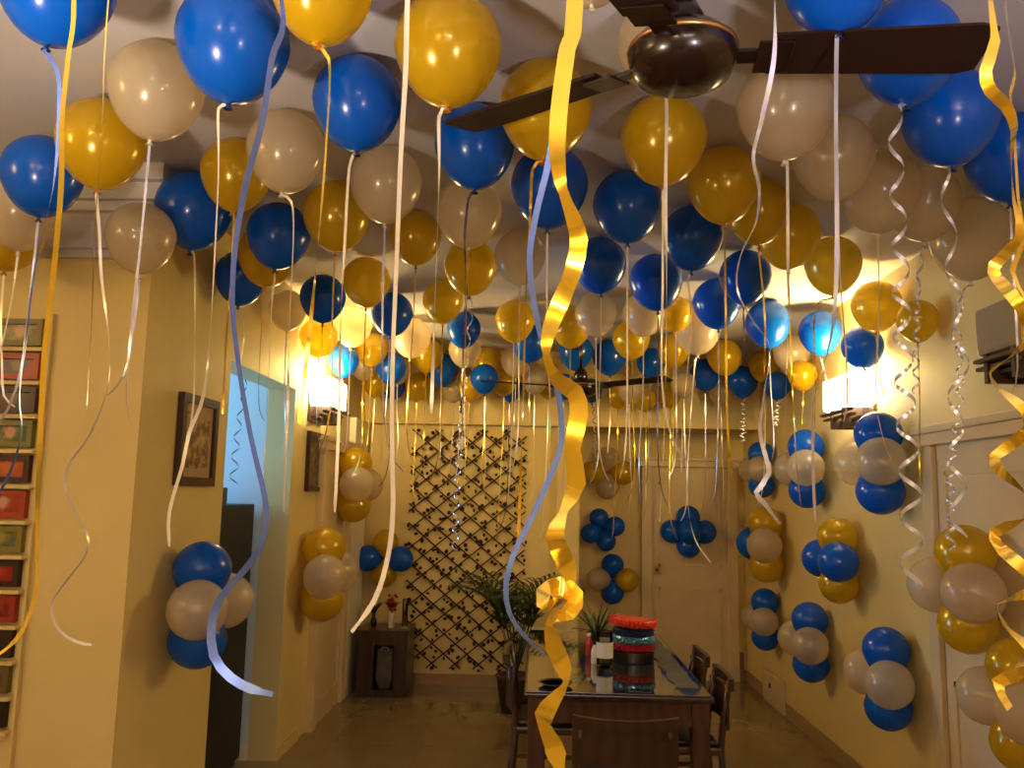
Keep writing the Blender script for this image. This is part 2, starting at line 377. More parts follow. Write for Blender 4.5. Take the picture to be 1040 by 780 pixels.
# ------------------------------------------------------------------ balloons
def balloon_profile():
    p = [(0.0, 1.0)]
    for i in range(1, 12):
        a = PI/2 - PI/2*i/12; p.append((math.cos(a), math.sin(a)))
    for i in range(0, 14):
        a = PI/2*i/14; p.append((math.cos(a)**1.08*(1-.05*math.sin(2*a)), -1.15*math.sin(a)))
    p += [(.055, -1.165), (.035, -1.18)]
    return p
BODY = {k: MB().lathe(balloon_profile(), 32).mesh('balloon_body', M[n], True) for k, n in (('b', 'blue'), ('y', 'gold'), ('w', 'pearl'))}
KPROF = [(.0, -1.13), (.05, -1.15), (.035, -1.175), (.055, -1.195), (.03, -1.215), (.06, -1.25), (.085, -1.285), (.06, -1.27), (.0, -1.25)]
KNOT = {k: MB().lathe(KPROF, 12).mesh('balloon_knot', M[n], True) for k, n in (('b', 'knotb'), ('y', 'knoty'), ('w', 'knotw'))}
RM = {'g': 'rgold', 's': 'rsilver', 'w': 'rwhite', 'B': 'rblue', 'd': 'rdark'}
CN = {'b': 'blue', 'y': 'gold', 'w': 'pearl white'}
# photo x, y, half width, colour, what singles it out, [ribbon style]
#   ribbon: length in m, or ('p', material, [(px,py)...]) a path, or ('h', material, [(px,py)...], amp px, turns)
BAL = [
 (57,-16,58,'b','cut by the top left corner of the photo', ('p','B',[(45,52),(58,72),(60,115),(54,190),(36,270),(28,330),(20,400),(22,440),(10,480),(-4,505)])),
 (159,90,48,'w','large one at upper left, above and right of the leftmost gold balloon', .9),
 (237,42,58,'b','very large, second from the left along the top edge', ('p','w',[(222,110),(222,150),(221,200),(214,330),(207,400),(192,440),(186,470),(172,520),(172,555)])),
 (103,144,44.5,'y','leftmost large gold one, in front of the near wall crown moulding', ('p','w',[(98,200),(101,235),(103,280),(111,350),(109,395),(92,440),(70,472),(66,495),(74,515),(88,540),(88,562),(66,592),(52,615),(60,640),(78,652),(93,655)])),
 (43,177,40,'b','leftmost whole blue one, beside the photo left edge', .75),
 (197,212,39,'b','left of the smaller gold one, over the corner of the projecting wall', ('p','w',[(197,258),(198,300),(197,400),(192,440),(188,465)])),
 (240,176,36,'y','partly hidden between two blue balloons at upper left', ('p','g',[(238,222),(236,260),(230,340),(226,420)])),
 (291,152,41,'w','under the very large top blue balloon, left of its blue neighbour', ('p','w',[(296,205),(298,240),(294,330),(292,420),(288,520)])),
 (327,-12,53,'y','cut by the top edge, third from the left along it', ('p','g',[(315,42),(334,60),(331,150),(322,260),(314,340),(304,430)])),
 (363,103,46.5,'b','large, hanging alone in the upper middle left below the cut off gold one', ('p','w',[(355,168),(350,250),(346,330),(344,430),(340,520)])),
 (455,48,56,'y','largest gold one, at the top centre left of the wide hanging ribbon', ('p','w',[(446,118),(446,180),(442,300),(438,420)])),
 (482,147,42,'b','touched by the tip of the near fan blade', ('p','d',[(476,202),(472,240),(473,280),(471,340),(468,420)])),
 (392,185,38,'w','below the large upper blue one, crossed by the long cream ribbon', .9),
 (554,109,49,'y','crossed by the left blade of the near fan', ('p','g',[(541,172),(538,230),(534,300),(531,420),(526,560)])),
 (558,188,40.5,'b','just below the near fan left blade', .95),
 (670,45,50,'w','directly behind the motor of the near fan', ('p','w',[(677,104),(676,200),(677,300),(675,430),(670,530)])),
 (600,-46,48,'w','mostly above the top edge, its knot hanging left of the fan motor', None),
 (674,140,44.5,'y','directly below the motor of the near fan', .95),
 (735,186,38,'y','right of and below the one under the fan motor', .9),
 (798,108,50,'w','behind the middle of the near fan right blade', ('p','w',[(799,160),(800,200),(800,330),(797,440)])),
 (846,158,42,'w','below the right fan blade, lower of two overlapping white ones', .8),
 (850,-25,56,'b','cut by the top edge above the right fan blade', ('p','s',[(850,38),(849,120),(850,250),(846,330),(834,380),(826,410),(826,480),(828,530)])),
 (922,50,52,'b','half hidden behind the outer end of the right fan blade', ('h','s',[(913,108),(910,160),(914,250),(916,330),(920,420),(925,500),(926,600)],9.5,10.5)),
 (965,118,48,'b','large dark one hanging below the tip of the right fan blade', ('h','s',[(962,170),(964,230),(970,300),(976,360),(970,420),(972,500),(974,545)],8,6)),
 (1025,158,44,'b','cut by the right edge, behind the gold twisted ribbon', .7),
 (143,240,35,'w','in front of the near wall just left of the wall corner', .45),
 (20,213,38,'w','at the left edge behind the leftmost whole blue one', .5),
 (8,236,36,'y','cut by the left edge above the rack of pictures', .5),
 (245,281,27,'b','low on the left above the passage opening', ('p','w',[(246,318),(248,340),(244,372)])),
 (272,258,31,'y','hidden behind its blue neighbour above the passage opening', .6),
 (283,238,33,'b','second row, above left of the lit left lamp', ('p','w',[(279,284),(276,310),(272,400),(268,480)])),
 (342,218,35,'y','below the large upper blue one, in the left middle of the crowd', .8),
 (372,285,25,'y','over the two blue ones nearest the left lamp', .9),
 (328,302,24,'b','directly above the lit left lamp', ('p','d',[(327,336),(327,355)])),
 (422,240,27,'y','right of the long cream ribbon, left of a white one', .9),
 (476,214,35,'w','below the blue balloon that the fan tip touches', .9),
 (478,270,28,'y','below a white one in the centre left, above the lattice panel', ('h','s',[(479,308),(474,360),(468,430),(464,500),(462,560)],3,14)),
 (450,305,21.5,'y','left half hidden, down left of the gold one above the lattice', .9),
 (398,318,22,'b','to the right of the glowing gold ones by the left lamp', .8),
 (471,334,18,'b','behind the lower gold one above the lattice panel left side', .9),
 (292,314,20,'w','left of the blue one above the left lamp, by the passage corner', .8),
 (358,331,20,'w','between the two blue ones near the left lamp', .7),
 (324,342,20,'y','glowing brightly, right over the left lamp', .6),
 (349,366,16,'b','bright blue, lit by the left lamp beside it', .5),
 (378,354,16.5,'y','glowing, second to the right of the left lamp', .7),
 (418,342,20,'w','behind the blue one right of the left lamp', .8),
 (434,360,17,'y','small, in the left far rows before the beam', .9),
 (397,373,16,'b','small and bright, right of the left lamp below a white one', .8),
 (404,374,15,'w','small, peeping from behind the bright blue one right of the left lamp', .6),
 (370,370,15,'w','small, glowing beside the left lamp under the glowing gold one', .6),
 (450,375,16.5,'b','small, above the left edge of the lattice panel', 1.0),
 (472,355,17,'w','small, under a blue one above the lattice panel', .9),
 (495,370,18,'y','small, above the middle of the lattice panel', 1.0),
 (492,384,15,'b','small, under the gold one above the middle of the lattice panel', .8),
 (400,392,12.5,'b','tiny dark one at the left end of the beam', .6),
 (425,392,14,'y','tiny one against the beam above the lattice left edge', .9),
 (382,388,14,'y','tiny one between the left lamp and the beam', .8),
 (478,394,13,'y','tiny one against the beam right of the lattice middle', .9),
 (528,260,27,'w','left of the wide gold ribbon where it twists, in the centre', .9),
 (523,325,21,'y','left of the wide gold ribbon in the centre far rows', 1.0),
 (538,348,19,'b','left of the wide gold ribbon, below a gold one', .9),
 (524,366,16,'w','small, left of the wide gold ribbon above the beam', .9),
 (580,331,21,'y','right of the wide gold ribbon, over the far fan', 1.0),
 (605,318,22,'w','right of the gold one over the far fan motor', .9),
 (585,357,18,'b','right above the motor of the far fan', .8),
 (619,362,18,'b','above the near blade of the far fan, left of a gold one', ('p','w',[(619,388),(620,420),(617,460)])),
 (609,268,28,'b','lower left in the dark blue group right of the wide ribbon', .9),
 (637,208,36,'b','topmost of the dark blue group right of the wide gold ribbon', .9),
 (666,285,28,'b','lowest of the dark blue group in the centre', 1.0),
 (703,240,32,'b','rightmost of the dark blue group, under two gold ones', ('p','w',[(699,286),(702,330),(694,420),(692,480)])),
 (641,344,19.5,'y','above the blade of the far fan, centre', 1.0),
 (654,318,22,'w','under the lowest of the central dark blue group', 1.0),
 (684,355,17,'y','above the tip of the far fan blade', 1.1),
 (686,318,18,'y','pale, behind the lowest central blue one', .9),
 (661,368,15,'b','small, touching the far fan blade from above', .9),
 (708,333,25,'w','below and left of the twin blue ones on the right', ('p','w',[(706,368),(701,430),(698,500),(705,545),(722,572)])),
 (728,307,25,'b','left one of the twin blue ones right of centre', 1.0),
 (757,280,27,'b','right one of the twin blue ones, under a gold row', ('p','d',[(755,318),(756,345),(754,370)])),
 (780,328,23.5,'b','below the gold row, crossed by a waving silver ribbon', .7),
 (736,362,18,'y','small bright one between two small blue ones right of centre', 1.1),
 (716,380,16,'b','small, under the white one right of centre', 1.0),
 (754,387,16,'b','small, right of a small bright gold one', ('h','s',[(755,404),(755,425),(754,448)],3,6)),
 (776,371,16,'y','small bright one below the twin blue ones', 1.0),
 (804,358,19,'w','glowing, left of the right lamp', ('p','w',[(805,386),(807,430),(815,460)])),
 (833,337,22,'b','round dark one just left of the right lamp', ('p','w',[(834,364),(837,376),(840,388)])),
 (876,352,21.5,'b','bright blue, in front of the right lamp glow', .42),
 (890,310,25.5,'y','above the bright blue one at the right lamp', .33),
 (932,325,21,'y','rightmost gold one, right of the lit right lamp', .8),
 (846,268,29,'y','large one above the round dark blue one near the right lamp', ('p','g',[(828,316),(828,400),(826,470)])),
 (801,238,33,'y','right end of the overlapping gold row', 1.0),
 (770,213,33,'y','middle of the overlapping gold row', ('p','g',[(771,258),(777,330),(775,430),(777,480)])),
 (815,381,15,'y','small, below a glowing white one at the right lamp', .25),
 (789,391,14,'b','small dark one against the beam near the right lamp', ('h','s',[(790,404),(789,418),(788,432)],3,5)),
 (893,192,41,'w','right of the two overlapping white ones below the fan blade', .8),
 (938,205,37,'w','under the large dark blue one near the fan blade tip', ('h','s',[(938,250),(932,300),(930,400)],3,8)),
 (986,240,41,'w','large dim one at right, left of the gold twisted ribbon', ('h','s',[(973,310),(975,400),(966,470),(966,560)],4,14)),
 (600,396,12,'b','tiny dark one behind the motor of the far fan', ('h','d',[(602,412),(604,440),(605,480)],2,10)),
 (573,392,13,'b','tiny dark one behind the wide gold ribbon', .8),
 (543,385,14,'w','tiny, left of the far fan motor', .9),
 (640,396,13,'w','tiny, under the far fan blade', .9),
 (655,405,12,'y','tiny, under the far fan blade before the beam', 1.0),
 (680,400,13,'y','tiny, just right of the far fan blade tip', 1.1),
 (628,402,12,'y','tiny, between the far fan motor and its blade middle', 1.1),
 (694,390,13,'w','tiny, between the far fan blade tip and a small blue one', 1.0),
 (733,398,13,'w','tiny, between two small blue ones before the beam on the right', .9),
 (518,394,13,'b','tiny dark one against the beam over the right edge of the lattice', 1.1),
 (512,388,13,'y','tiny, beside the dark one over the right edge of the lattice', 1.2),
 (557,392,12,'y','tiny, left of the far fan motor under a blue one', 1.2),
 (460,396,12,'w','tiny, against the beam over the left half of the lattice', 1.0),
]
FREE = [   # photo x at the top edge, distance: balloons just above the frame whose ribbons hang into it: colour, distance, label
]
def solve(cx, cy, pr):
    d = ray(cx, cy); pr = pr*.97
    t = (H-.006-CZ)/(d.z + pr/F0); r = pr*t/F0
    if r > .165: r = .165; t = r*F0/pr
    if r < .115: r = .115
    c = CAMP + d*t; c.z = min(c.z, H-.006-r)
    return [c.x, c.y, c.z, r, t]
# each keeps its line of sight; crowded ones hang a little lower and nearer than those they cover
ORD = sorted(range(len(BAL)), key=lambda i: -(CAMP + ray(BAL[i][0], BAL[i][1])*solve(*BAL[i][:3])[4]).y)
POS = [None]*len(BAL); DBG = []
def walls_ok(c, r):
    if c.x > XR-r-.006 or c.y > YF-r-.11 or c.z > H-.005-r: return False
    if c.x < XL+r+.006:
        if c.y > YN-r*.4: return False
        dx = max(0, c.x-(XL)); dy = (YN-.13)-c.y
        if c.y > YN-.14-r and math.hypot(dx, max(dy, 0)) < r: return False
    if math.hypot(c.x-.30, c.y-6.2) < .78+r and c.z-1.22*r < 2.53 and c.z+r > 2.46: return False
    for fx, fy, zz in ((.322, 1.86, 2.6), (.30, 6.2, 2.4)):
        if math.hypot(c.x-fx, c.y-fy) < (r+.02 if c.z-r*1.2 > zz+.13 else r+.14): return False
    return True
for i in ORD:
    cx, cy, pr = BAL[i][:3]; d = ray(cx, cy); t0 = solve(cx, cy, pr)[4]; best = None
    for k in range(60):
        t = t0*(1-.007*k)
        for sc in (1.0, .95, .9, .86):
            for ox, oy in ((0, 0), (3, 0), (-3, 0), (0, 3), (0, -3), (5, 4), (-5, 4), (6, -4), (-6, -4)):
                r = min(pr*.97*t/F0*sc, .165); c = CAMP + ray(cx+ox, cy+oy)*t
                if r < .085: continue
                if not walls_ok(c, r): continue
                g = 0
                for q in POS:
                    if q is None: continue
                    dz = c.z-q[2]
                    L = math.sqrt((c.x-q[0])**2+(c.y-q[1])**2+dz*dz); nd = (r+q[3])*1.01
                    if L < nd: g += nd-L
                cost = g*60 + k*.05 + (1-sc)*6 + (abs(ox)+abs(oy))*.06
                if best is None or cost < best[0]: best = (cost, c, r, k, sc, g)
    DBG.append((round(best[0], 2), i, BAL[i][:4], best[3], best[4], round(best[5], 3)))
    POS[i] = [best[1].x, best[1].y, best[1].z, best[2]]
def make_balloon(c, r, k, label, rib, cat='balloon'):
    c = Vector(c); t = thing('balloon', label, cat, c, 'helium balloons under the ceiling')
    tilt = (random.uniform(-.06, .06), random.uniform(-.06, .06), random.random()*6)
    b = link('body', BODY[k], t); b.scale = (r, r, r); b.rotation_euler = tilt
    kn = link('knot', KNOT[k], t); kn.scale = (r, r, r); kn.rotation_euler = tilt
    Rm = Matrix.Identity(3); Rm = b.rotation_euler.to_matrix()
    kp = c + Rm @ Vector((0, 0, -1.22*r))
    if rib is None: return t
    far = kp.y
    wd = .008 if far < 3.3 else .0065 if far < 3.8 else .007 if far < 5 else .008
    if isinstance(rib, (int, float)):
        mk = {'b': random.choice('sswd'), 'y': random.choice('ggw'), 'w': random.choice('wwgs')}[k]
        L = rib*(1.0 if far > 3 else .9); sx = random.uniform(-.03, .03); sy = random.uniform(-.02, .02); cu = random.uniform(-.07, .07)
        P = [kp, kp+Vector((sx*.2, sy*.3, -L*.35)), kp+Vector((sx, sy, -L*.75)), kp+Vector((sx+cu*.5, sy, -L*.95)), kp+Vector((sx+cu*1.3, sy+.03, -L*1.03))]
        path_ribbon(P, wd*.95, random.uniform(-.5, .5), random.uniform(-1, 2.2), .25, .05, m=M[RM[mk]], parent=t, loc=c)
    elif rib[0] == 'p':
        P = [kp] + [onY(x, y, kp.y) for x, y in rib[2]]
        path_ribbon(P, wd*1.15, -.3, random.uniform(2, 4), .5, .025, m=M[RM[rib[1]]], parent=t, loc=c)
    else:
        P = [kp] + [onY(x, y, kp.y) for x, y in rib[2]]
        a = rib[3]*kp.y/860
        helix_ribbon(P, a*.7, a*1.15, rib[4], wd*1.25, M[RM[rib[1]]], parent=t, loc=c, lead=.1, ph=random.random()*6)
    return t
for p, b in zip(POS, BAL):
    make_balloon(p[:3], p[3], b[3], '%s balloon %s' % (CN[b[3]], b[4]), b[5])

# ribbons whose balloons float just above the frame
def hung(px_path, Y, width, k, mk, label, a0=0, a1=0, wob=.3, r=.14, angs=None, dep=None, rz=0, oy=0):
    P = [onY(x, y, Y) for x, y in px_path]
    if dep: P = [p + Vector((0, d, 0)) for p, d in zip(P, dep)]
    c = Vector((P[0].x+rz, Y+oy, H-.006-r)); t = thing('balloon', label, 'balloon', c, 'helium balloons under the ceiling')
    b = link('body', BODY[k], t); b.scale = (r, r, r); kn = link('knot', KNOT[k], t); kn.scale = (r, r, r)
    kp = c + Vector((0, 0, -1.22*r)); P = [kp, kp.lerp(P[0], .35), kp.lerp(P[0], .7)] + P
    Q = smooth_path(P, .01)
    if angs:
        # angle given per photo row
        zs = [onY(x, y, Y).z for x, y, a in angs]; av = [math.radians(a) for x, y, a in angs]
        cum = [0]
        for i in range(1, len(Q)): cum.append(cum[-1]+(Q[i]-Q[i-1]).length)
        # place each angle at the path point nearest to it
        idx = [min(range(len(Q)), key=lambda i: (Q[i]-onY(x, y, Y)).length) for x, y, a in angs]
        def f(u):
            i = u*(len(Q)-1)
            if i <= idx[0]: return av[0]
            for q in range(len(idx)-1):
                if idx[q] <= i <= idx[q+1]:
                    w = (i-idx[q])/max(1e-6, idx[q+1]-idx[q]); w = w*w*(3-2*w); return av[q]+(av[q+1]-av[q])*w
            return av[-1]
        strip(rel(Q, c), width, f).obj('ribbon', M[RM[mk]], t, smooth=True)
    else:
        path_ribbon(P, width, a0, a1, wob, .012, m=M[RM[mk]], parent=t, loc=c)
    return t
hung([(584,0),(576,50),(568,110),(566,160),(572,195),(582,222),(588,245),(582,275),(570,305),(558,335),(555,362),(566,386),(584,399),(588,421),(581,457),(586,490),(572,520),(563,544),(574,570),(579,588),(574,606),(556,612),(553,603),(570,597),(584,606),(576,620),(560,626),(563,657),(575,685),(572,702),(556,718),(552,734),(562,757),(568,778),(570,800)],
     .5, .011, 'y', 'g', 'gold balloon with the widest gold ribbon curling down the middle of the photo',
     angs=[(584,0,10),(568,110,10),(566,160,25),(570,190,65),(588,245,15),(575,295,-25),(556,340,30),(555,365,70),(584,399,20),(588,421,0),(581,457,30),(586,490,15),(573,520,68),(563,544,15),(575,575,-15),(579,588,-50),(574,606,-70),(553,603,-15),(584,606,20),(560,626,72),(562,650,15),(571,680,-20),(575,692,-68),(553,728,0),(552,736,45),(568,778,-15)],
     dep=[0]*16+[.0,-.008,.004,.008,.0,-.012,.0,.012,.0,-.014,-.006]+[0,.006,.004,-.004,0,0,0,0])
hung([(75,0),(69,60),(63,120),(62,190),(54,280),(45,360),(41,440),(38,520),(38,585),(30,625),(16,650),(-3,666)], .85, .0068, 'y', 'g', 'gold balloon whose straight yellow ribbon runs down the left beside the picture rack', .0, .4, .15, rz=-.08)
hung([(286,0),(276,60),(266,125),(250,185),(239,250),(236,310),(241,360),(246,395),(254,440),(262,475),(269,505),(270,530),(262,560),(243,585),(224,607),(215,634),(217,666),(234,688),(256,700),(277,705)], .75, .0078, 'b', 'B', 'blue balloon whose broad blue ribbon sweeps past the passage opening', .0, 3.0, .5, rz=-.15, oy=-.15)
hung([(414,0),(412,70),(407,160),(403,260),(399,360),(398,440),(399,520),(393,570),(380,610),(357,642)], .85, .0058, 'w', 'w', 'pearl white balloon with the long straight cream ribbon left of the lattice', .1, .5, .15, oy=.05)
hung([(577,0),(573,60),(564,125),(556,170),(545,215),(538,260),(541,300),(549,340),(560,375),(568,405),(570,450),(556,490),(538,530),(522,562),(514,592),(517,622),(532,645),(554,667)], .9, .0075, 'b', 'B', 'blue balloon whose blue ribbon curls behind the widest gold ribbon', .2, 4.5, .5, oy=.32)
hung([(787,0),(786,60),(774,120),(765,160),(771,190),(768,225),(752,260),(749,295),(766,328),(782,352),(776,400),(772,440),(781,480),(768,500),(777,512),(792,532)], 1.15, .007, 'b', 's', 'blue balloon whose silver ribbon waves past the gold row right of the fan', .3, 7, .6)
hung([(1006,0),(1011,40),(1001,72),(1006,92),(1022,108),(1030,130),(1027,160),(1030,205),(1036,240),(1025,262),(1015,285),(1022,320),(1040,350),(1022,372),(1012,392),(1026,420),(1042,440),(1026,462),(1018,480),(1030,505),(1042,525),(1026,542),(1020,560),(1034,585),(1044,602),(1028,618),(1022,636),(1036,660),(1044,680),(1030,700),(1026,720)], .6, .0088, 'y', 'g', 'gold balloon with a twisted gold ribbon corkscrewing down the right edge', 0, 26, .3,
     dep=[0]*8+[.02*math.sin(i*1.57) for i in range(23)])
hung([(1021,0),(1024,30),(1031,75),(1026,95),(1030,130),(1034,200),(1040,245),(1028,275),(1046,310)], .62, .007, 'y', 'g', 'gold balloon with the second gold ribbon at the upper right corner', .3, 3, .4, oy=.42, rz=.24)
hung([(110,0),(106,60),(104,120),(100,180),(96,240),(94,300),(92,345),(88,420)], 1.2, .004, 'y', 'g', 'gold balloon trailing a thin gold ribbon at the upper left', .5, 1.5, .3)

# ------------------------------------------------------------------ balloon clusters fixed to the walls
def cluster(wall, cpx, rpx, cols, label, rot=0., center=None):
    """cols: top, near, bottom, far (side walls) or top, left, bottom, right (back walls)"""
    if wall == 'R': c0 = onX(*cpx, XR-.12)
    elif wall == 'L': c0 = onX(*cpx, XL+.12)
    elif wall == 'B': c0 = onY(*cpx, YB-.12)
    else: c0 = onY(*cpx, YR-.12)
    dist = (c0-CAMP).dot(FW); r = max(.085, min(.15, rpx*dist/F0))
    off = r+.008
    if wall == 'R': c = onX(*cpx, XR-off); side = Vector((0, -1, 0))
    elif wall == 'L': c = onX(*cpx, XL+off); side = Vector((0, -1, 0))
    elif wall == 'B': c = onY(*cpx, YB-off); side = Vector((-1, 0, 0))
    else: c = onY(*cpx, YR-off); side = Vector((-1, 0, 0))
    t = thing('balloon_cluster', label, 'balloon cluster', c, 'balloon clusters on the walls')
    zz = Vector((0, 0, 1)); n = len(cols)
    if center:
        fwd = Vector((0, -1, 0)); q = Vector((0, 0, 1)).rotation_difference(fwd)
        o = link('balloon', BODY[center], t); o.rotation_mode = 'QUATERNION'; o.rotation_quaternion = q; o.scale = (r,)*3; o.location = fwd*r*.9
        link('knot', KNOT[center], o)
    for i, k in enumerate(cols):
        a = rot + i*2*PI/n
        d = (zz*math.cos(a) + side*math.sin(a)).normalized()
        if n == 5: d = (d + Vector((0, 0, 0)))
        rad = r if n < 5 else r*.82
        L = rad*(1.36 if i % 2 else 1.2)
        inw = {'R': Vector((-1, 0, 0)), 'L': Vector((1, 0, 0)), 'B': Vector((0, -1, 0)), 'K': Vector((0, -1, 0))}[wall]
        d = (d + inw*(.34 if i % 2 and not center else .0)).normalized()
        q = Vector((0, 0, 1)).rotation_difference(d)
        o = link('balloon', BODY[k], t); o.rotation_mode = 'QUATERNION'; o.rotation_quaternion = q; o.scale = (rad,)*3; o.location = d*L
        kn = link('knot', KNOT[k], o)
    return t
C_ = cluster
C_('L', (203,614), 28.5, 'bwbw', 'blue and white balloon cluster on the projecting left wall beside the dark fridge')
C_('L', (328,583), 21, 'ywyw', 'gold and white balloon cluster on the left wall under the small picture')
C_('L', (360,492), 17, 'ywyw', 'gold and white balloon cluster at the far end of the left wall')
C_('B', (391,567), 13, 'ybyb', 'gold and blue balloon cluster over the corner table')
C_('K', (617,480), 12, 'wywy', 'gold and white balloon cluster high beside the far door')
C_('K', (612,538), 10, 'bbbb', 'all blue balloon cluster half hidden by the column beside the far door', rot=.3)
C_('K', (622,588), 11.5, 'bwby', 'blue, white and gold balloon cluster low beside the far door')
C_('K', (699,540), 12, 'bbbb', 'star of five blue balloons on the far door', center='b')
C_('R', (773,477), 13, 'bwbw', 'upper blue and white balloon cluster at the far corner of the right wall')
C_('R', (819,476), 18, 'bwbw', 'blue and white balloon cluster left of the right wall lamp')
C_('R', (893,470), 23.5, 'bwbw', 'largest upper blue and white balloon cluster, beside the right wall lamp')
C_('R', (778,553), 17, 'ywyb', 'gold, white and blue balloon cluster in the middle of the far right corner')
C_('R', (851,569), 19.5, 'ybyb', 'gold and blue balloon cluster in the middle of the right wall')
C_('R', (777,629), 14, 'bwbw', 'lowest small blue and white balloon cluster at the far right corner')
C_('R', (823,652), 18, 'bwbw', 'middle one of the three low blue and white balloon clusters on the right wall')
C_('R', (901,689), 23, 'bwbw', 'nearest low blue and white balloon cluster on the right wall beside the door')
C_('R', (982,598), 29, 'ywyw', 'gold and white balloon cluster on the right wall door')
C_('R', (1036,716), 30, 'ywyw', 'gold and white balloon cluster at the lower right corner on the right wall')

# ------------------------------------------------------------------ dining table and chairs
TX0, TX1, TY0, TY1, TZ = -.055, .86, 4.2, 6.12, .75
tbl = thing('dining_table', 'dark wood dining table with glossy glass top in the middle of the room', 'table', ((TX0+TX1)/2, (TY0+TY1)/2, 0))
L0 = tbl.location
def B(x0, x1, y0, y1, z0, z1, L=L0): return MB().box(x0-L[0], x1-L[0], y0-L[1], y1-L[1], z0, z1)
B(TX0, TX1, TY0, TY1, TZ-.035, TZ-.008).obj('tabletop', M['wood'], tbl, bevel=.006)
B(TX0+.012, TX1-.012, TY0+.012, TY1-.012, TZ-.008, TZ).obj('glass_top', M['glass_top'], tbl, bevel=.002)
for x in (TX0+.02, TX1-.105):
    for y in (TY0+.02, TY1-.105): B(x, x+.085, y, y+.085, 0, TZ-.035).obj('leg', M['wood2'], tbl, bevel=.006)
ap = B(TX0+.05, TX1-.05, TY0+.04, TY0+.065, TZ-.15, TZ-.035)
for a in ((TX0+.05, TX1-.05, TY1-.065, TY1-.04), (TX0+.04, TX0+.065, TY0+.05, TY1-.05), (TX1-.065, TX1-.04, TY0+.05, TY1-.05)):
    ap.box(a[0]-L0[0], a[1]-L0[0], a[2]-L0[1], a[3]-L0[1], TZ-.15, TZ-.035)
ap.obj('apron', M['wood2'], tbl)
def chair(loc, rz, label, hb=.8, w=.40):
    """faces local +y; the back stands at local y = -.2"""
    t = thing('dining_chair', label, 'chair', loc, 'dining chairs round the table'); t.rotation_euler = (0, 0, rz)
    MB().box(-w/2, w/2, -.19, .2, .43, .47).obj('seat', M['wood2'], t, bevel=.012)
    MB().box(-w/2+.02, w/2-.02, -.17, .185, .47, .495).obj('cushion', M['dark'], t, bevel=.01)
    for s in (-1, 1):
        x = s*(w/2-.018)
        MB().tube([(x, -.26, 0), (x, -.2, .22), (x, -.185, .45), (x, -.2, .62), (x, -.235, hb-.01)], .017, 8).obj('rear_leg', M['wood2'], t, smooth=True)
        MB().box(x-.017, x+.017, .16, .195, 0, .43).obj('front_leg', M['wood2'], t, bevel=.004)
        MB().box(x-.01, x+.01, -.2, .17, .2, .225).obj('stretcher', M['wood2'], t)
    n = 12; tr = []; sl = []
    def curved(z0, z1, yb, th, dip):
        vs = []; fs = []
        for i in range(n+1):
            u = i/n*2-1; x = u*(w/2+.015); y = yb-.025*(1-u*u); z = z1+dip*u*u
            vs += [(x, y-th, z0), (x, y+th, z0), (x, y+th, z), (x, y-th, z)]
        for i in range(n):
            o = 4*i
            for a in range(4): fs.append((o+a, o+(a+1) % 4, o+4+(a+1) % 4, o+4+a))
        fs += [(3, 2, 1, 0), (4*n, 4*n+1, 4*n+2, 4*n+3)]
        return MB().add(vs, fs)
    curved(hb-.055, hb-.012, -.235, .012, .014).obj('top_rail', M['wood'], t)
    curved(.56, hb-.06, -.215, .007, 0).obj('back_panel', M['wood'], t)
    return t
chair((.385, 3.96, 0), 0, 'dark wooden dining chair at the near end of the table, back towards the camera', .765, .42)
chair((.085, 4.85, 0), -PI/2, 'dark wooden dining chair on the left side of the table', .84, .40)
chair((.74, 4.56, 0), PI/2, 'nearer dark wooden chair on the right side of the table', .80, .38)
chair((.74, 5.15, 0), PI/2, 'farther dark wooden chair on the right side of the table', .80, .38)

# ------------------------------------------------------------------ things on the table
def on_table(px, py): p = onZ(px, py, TZ); return p
rn = MB(); n = 16; vs = []; fs = []  # thin mottled grey strip along the right side of the top
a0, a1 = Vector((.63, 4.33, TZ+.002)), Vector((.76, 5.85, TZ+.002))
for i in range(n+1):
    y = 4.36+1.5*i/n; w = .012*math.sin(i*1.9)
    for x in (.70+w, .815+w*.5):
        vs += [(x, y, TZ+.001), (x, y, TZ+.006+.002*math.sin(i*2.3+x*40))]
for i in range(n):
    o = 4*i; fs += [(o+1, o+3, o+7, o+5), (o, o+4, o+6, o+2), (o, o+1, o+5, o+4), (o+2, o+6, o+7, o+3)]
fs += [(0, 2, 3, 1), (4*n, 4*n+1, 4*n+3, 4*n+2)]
tag(rn.add(vs, fs).obj('table_strip', M['mottled']), 'grey cloth strip lying along the right side of the glass table top', 'table runner')
sp = on_table(643, 671)
rng0 = random.Random(5)
def fringe(name, r, z0, h, m, label, nt=38, tilt=0, spike=.02, down=True):
    t = thing(name, label, 'garland', (sp.x, sp.y, z0), 'garlands stacked on the dining table'); t.rotation_euler = (0, tilt, 0)
    MB().lathe([(r*.6, 0), (r*.92, 0), (r, h*.3), (r, h*.7), (r*.92, h), (r*.6, h)], 36).obj('ring', m, t, smooth=False)
    f = MB()
    for ring in range(3):
        for k in range(nt):
            a = 2*PI*(k+.5*ring)/nt + rng0.uniform(-.04, .04); sp_ = spike*rng0.uniform(.6, 1.25); c, s = math.cos(a), math.sin(a); e = a+.08; g = a-.08
            z = h*(.3, .55, .75)[ring]; rr = r*.98
            f.add([(rr*math.cos(g), rr*math.sin(g), z-.008), (rr*math.cos(e), rr*math.sin(e), z-.008), (rr*c, rr*s, z+.01), ((r+sp_)*c, (r+sp_)*s, z+((-.004, .004, .02) if spike > .02 else (-.002, .0, .001))[ring])], [(0, 1, 3), (1, 2, 3), (2, 0, 3), (0, 2, 1)])
    f.obj('fringe', m, t)
    return t
bx_ = thing('storage_tin', 'dark round tin under the stacked garlands on the dining table', 'tin', (sp.x, sp.y, TZ))
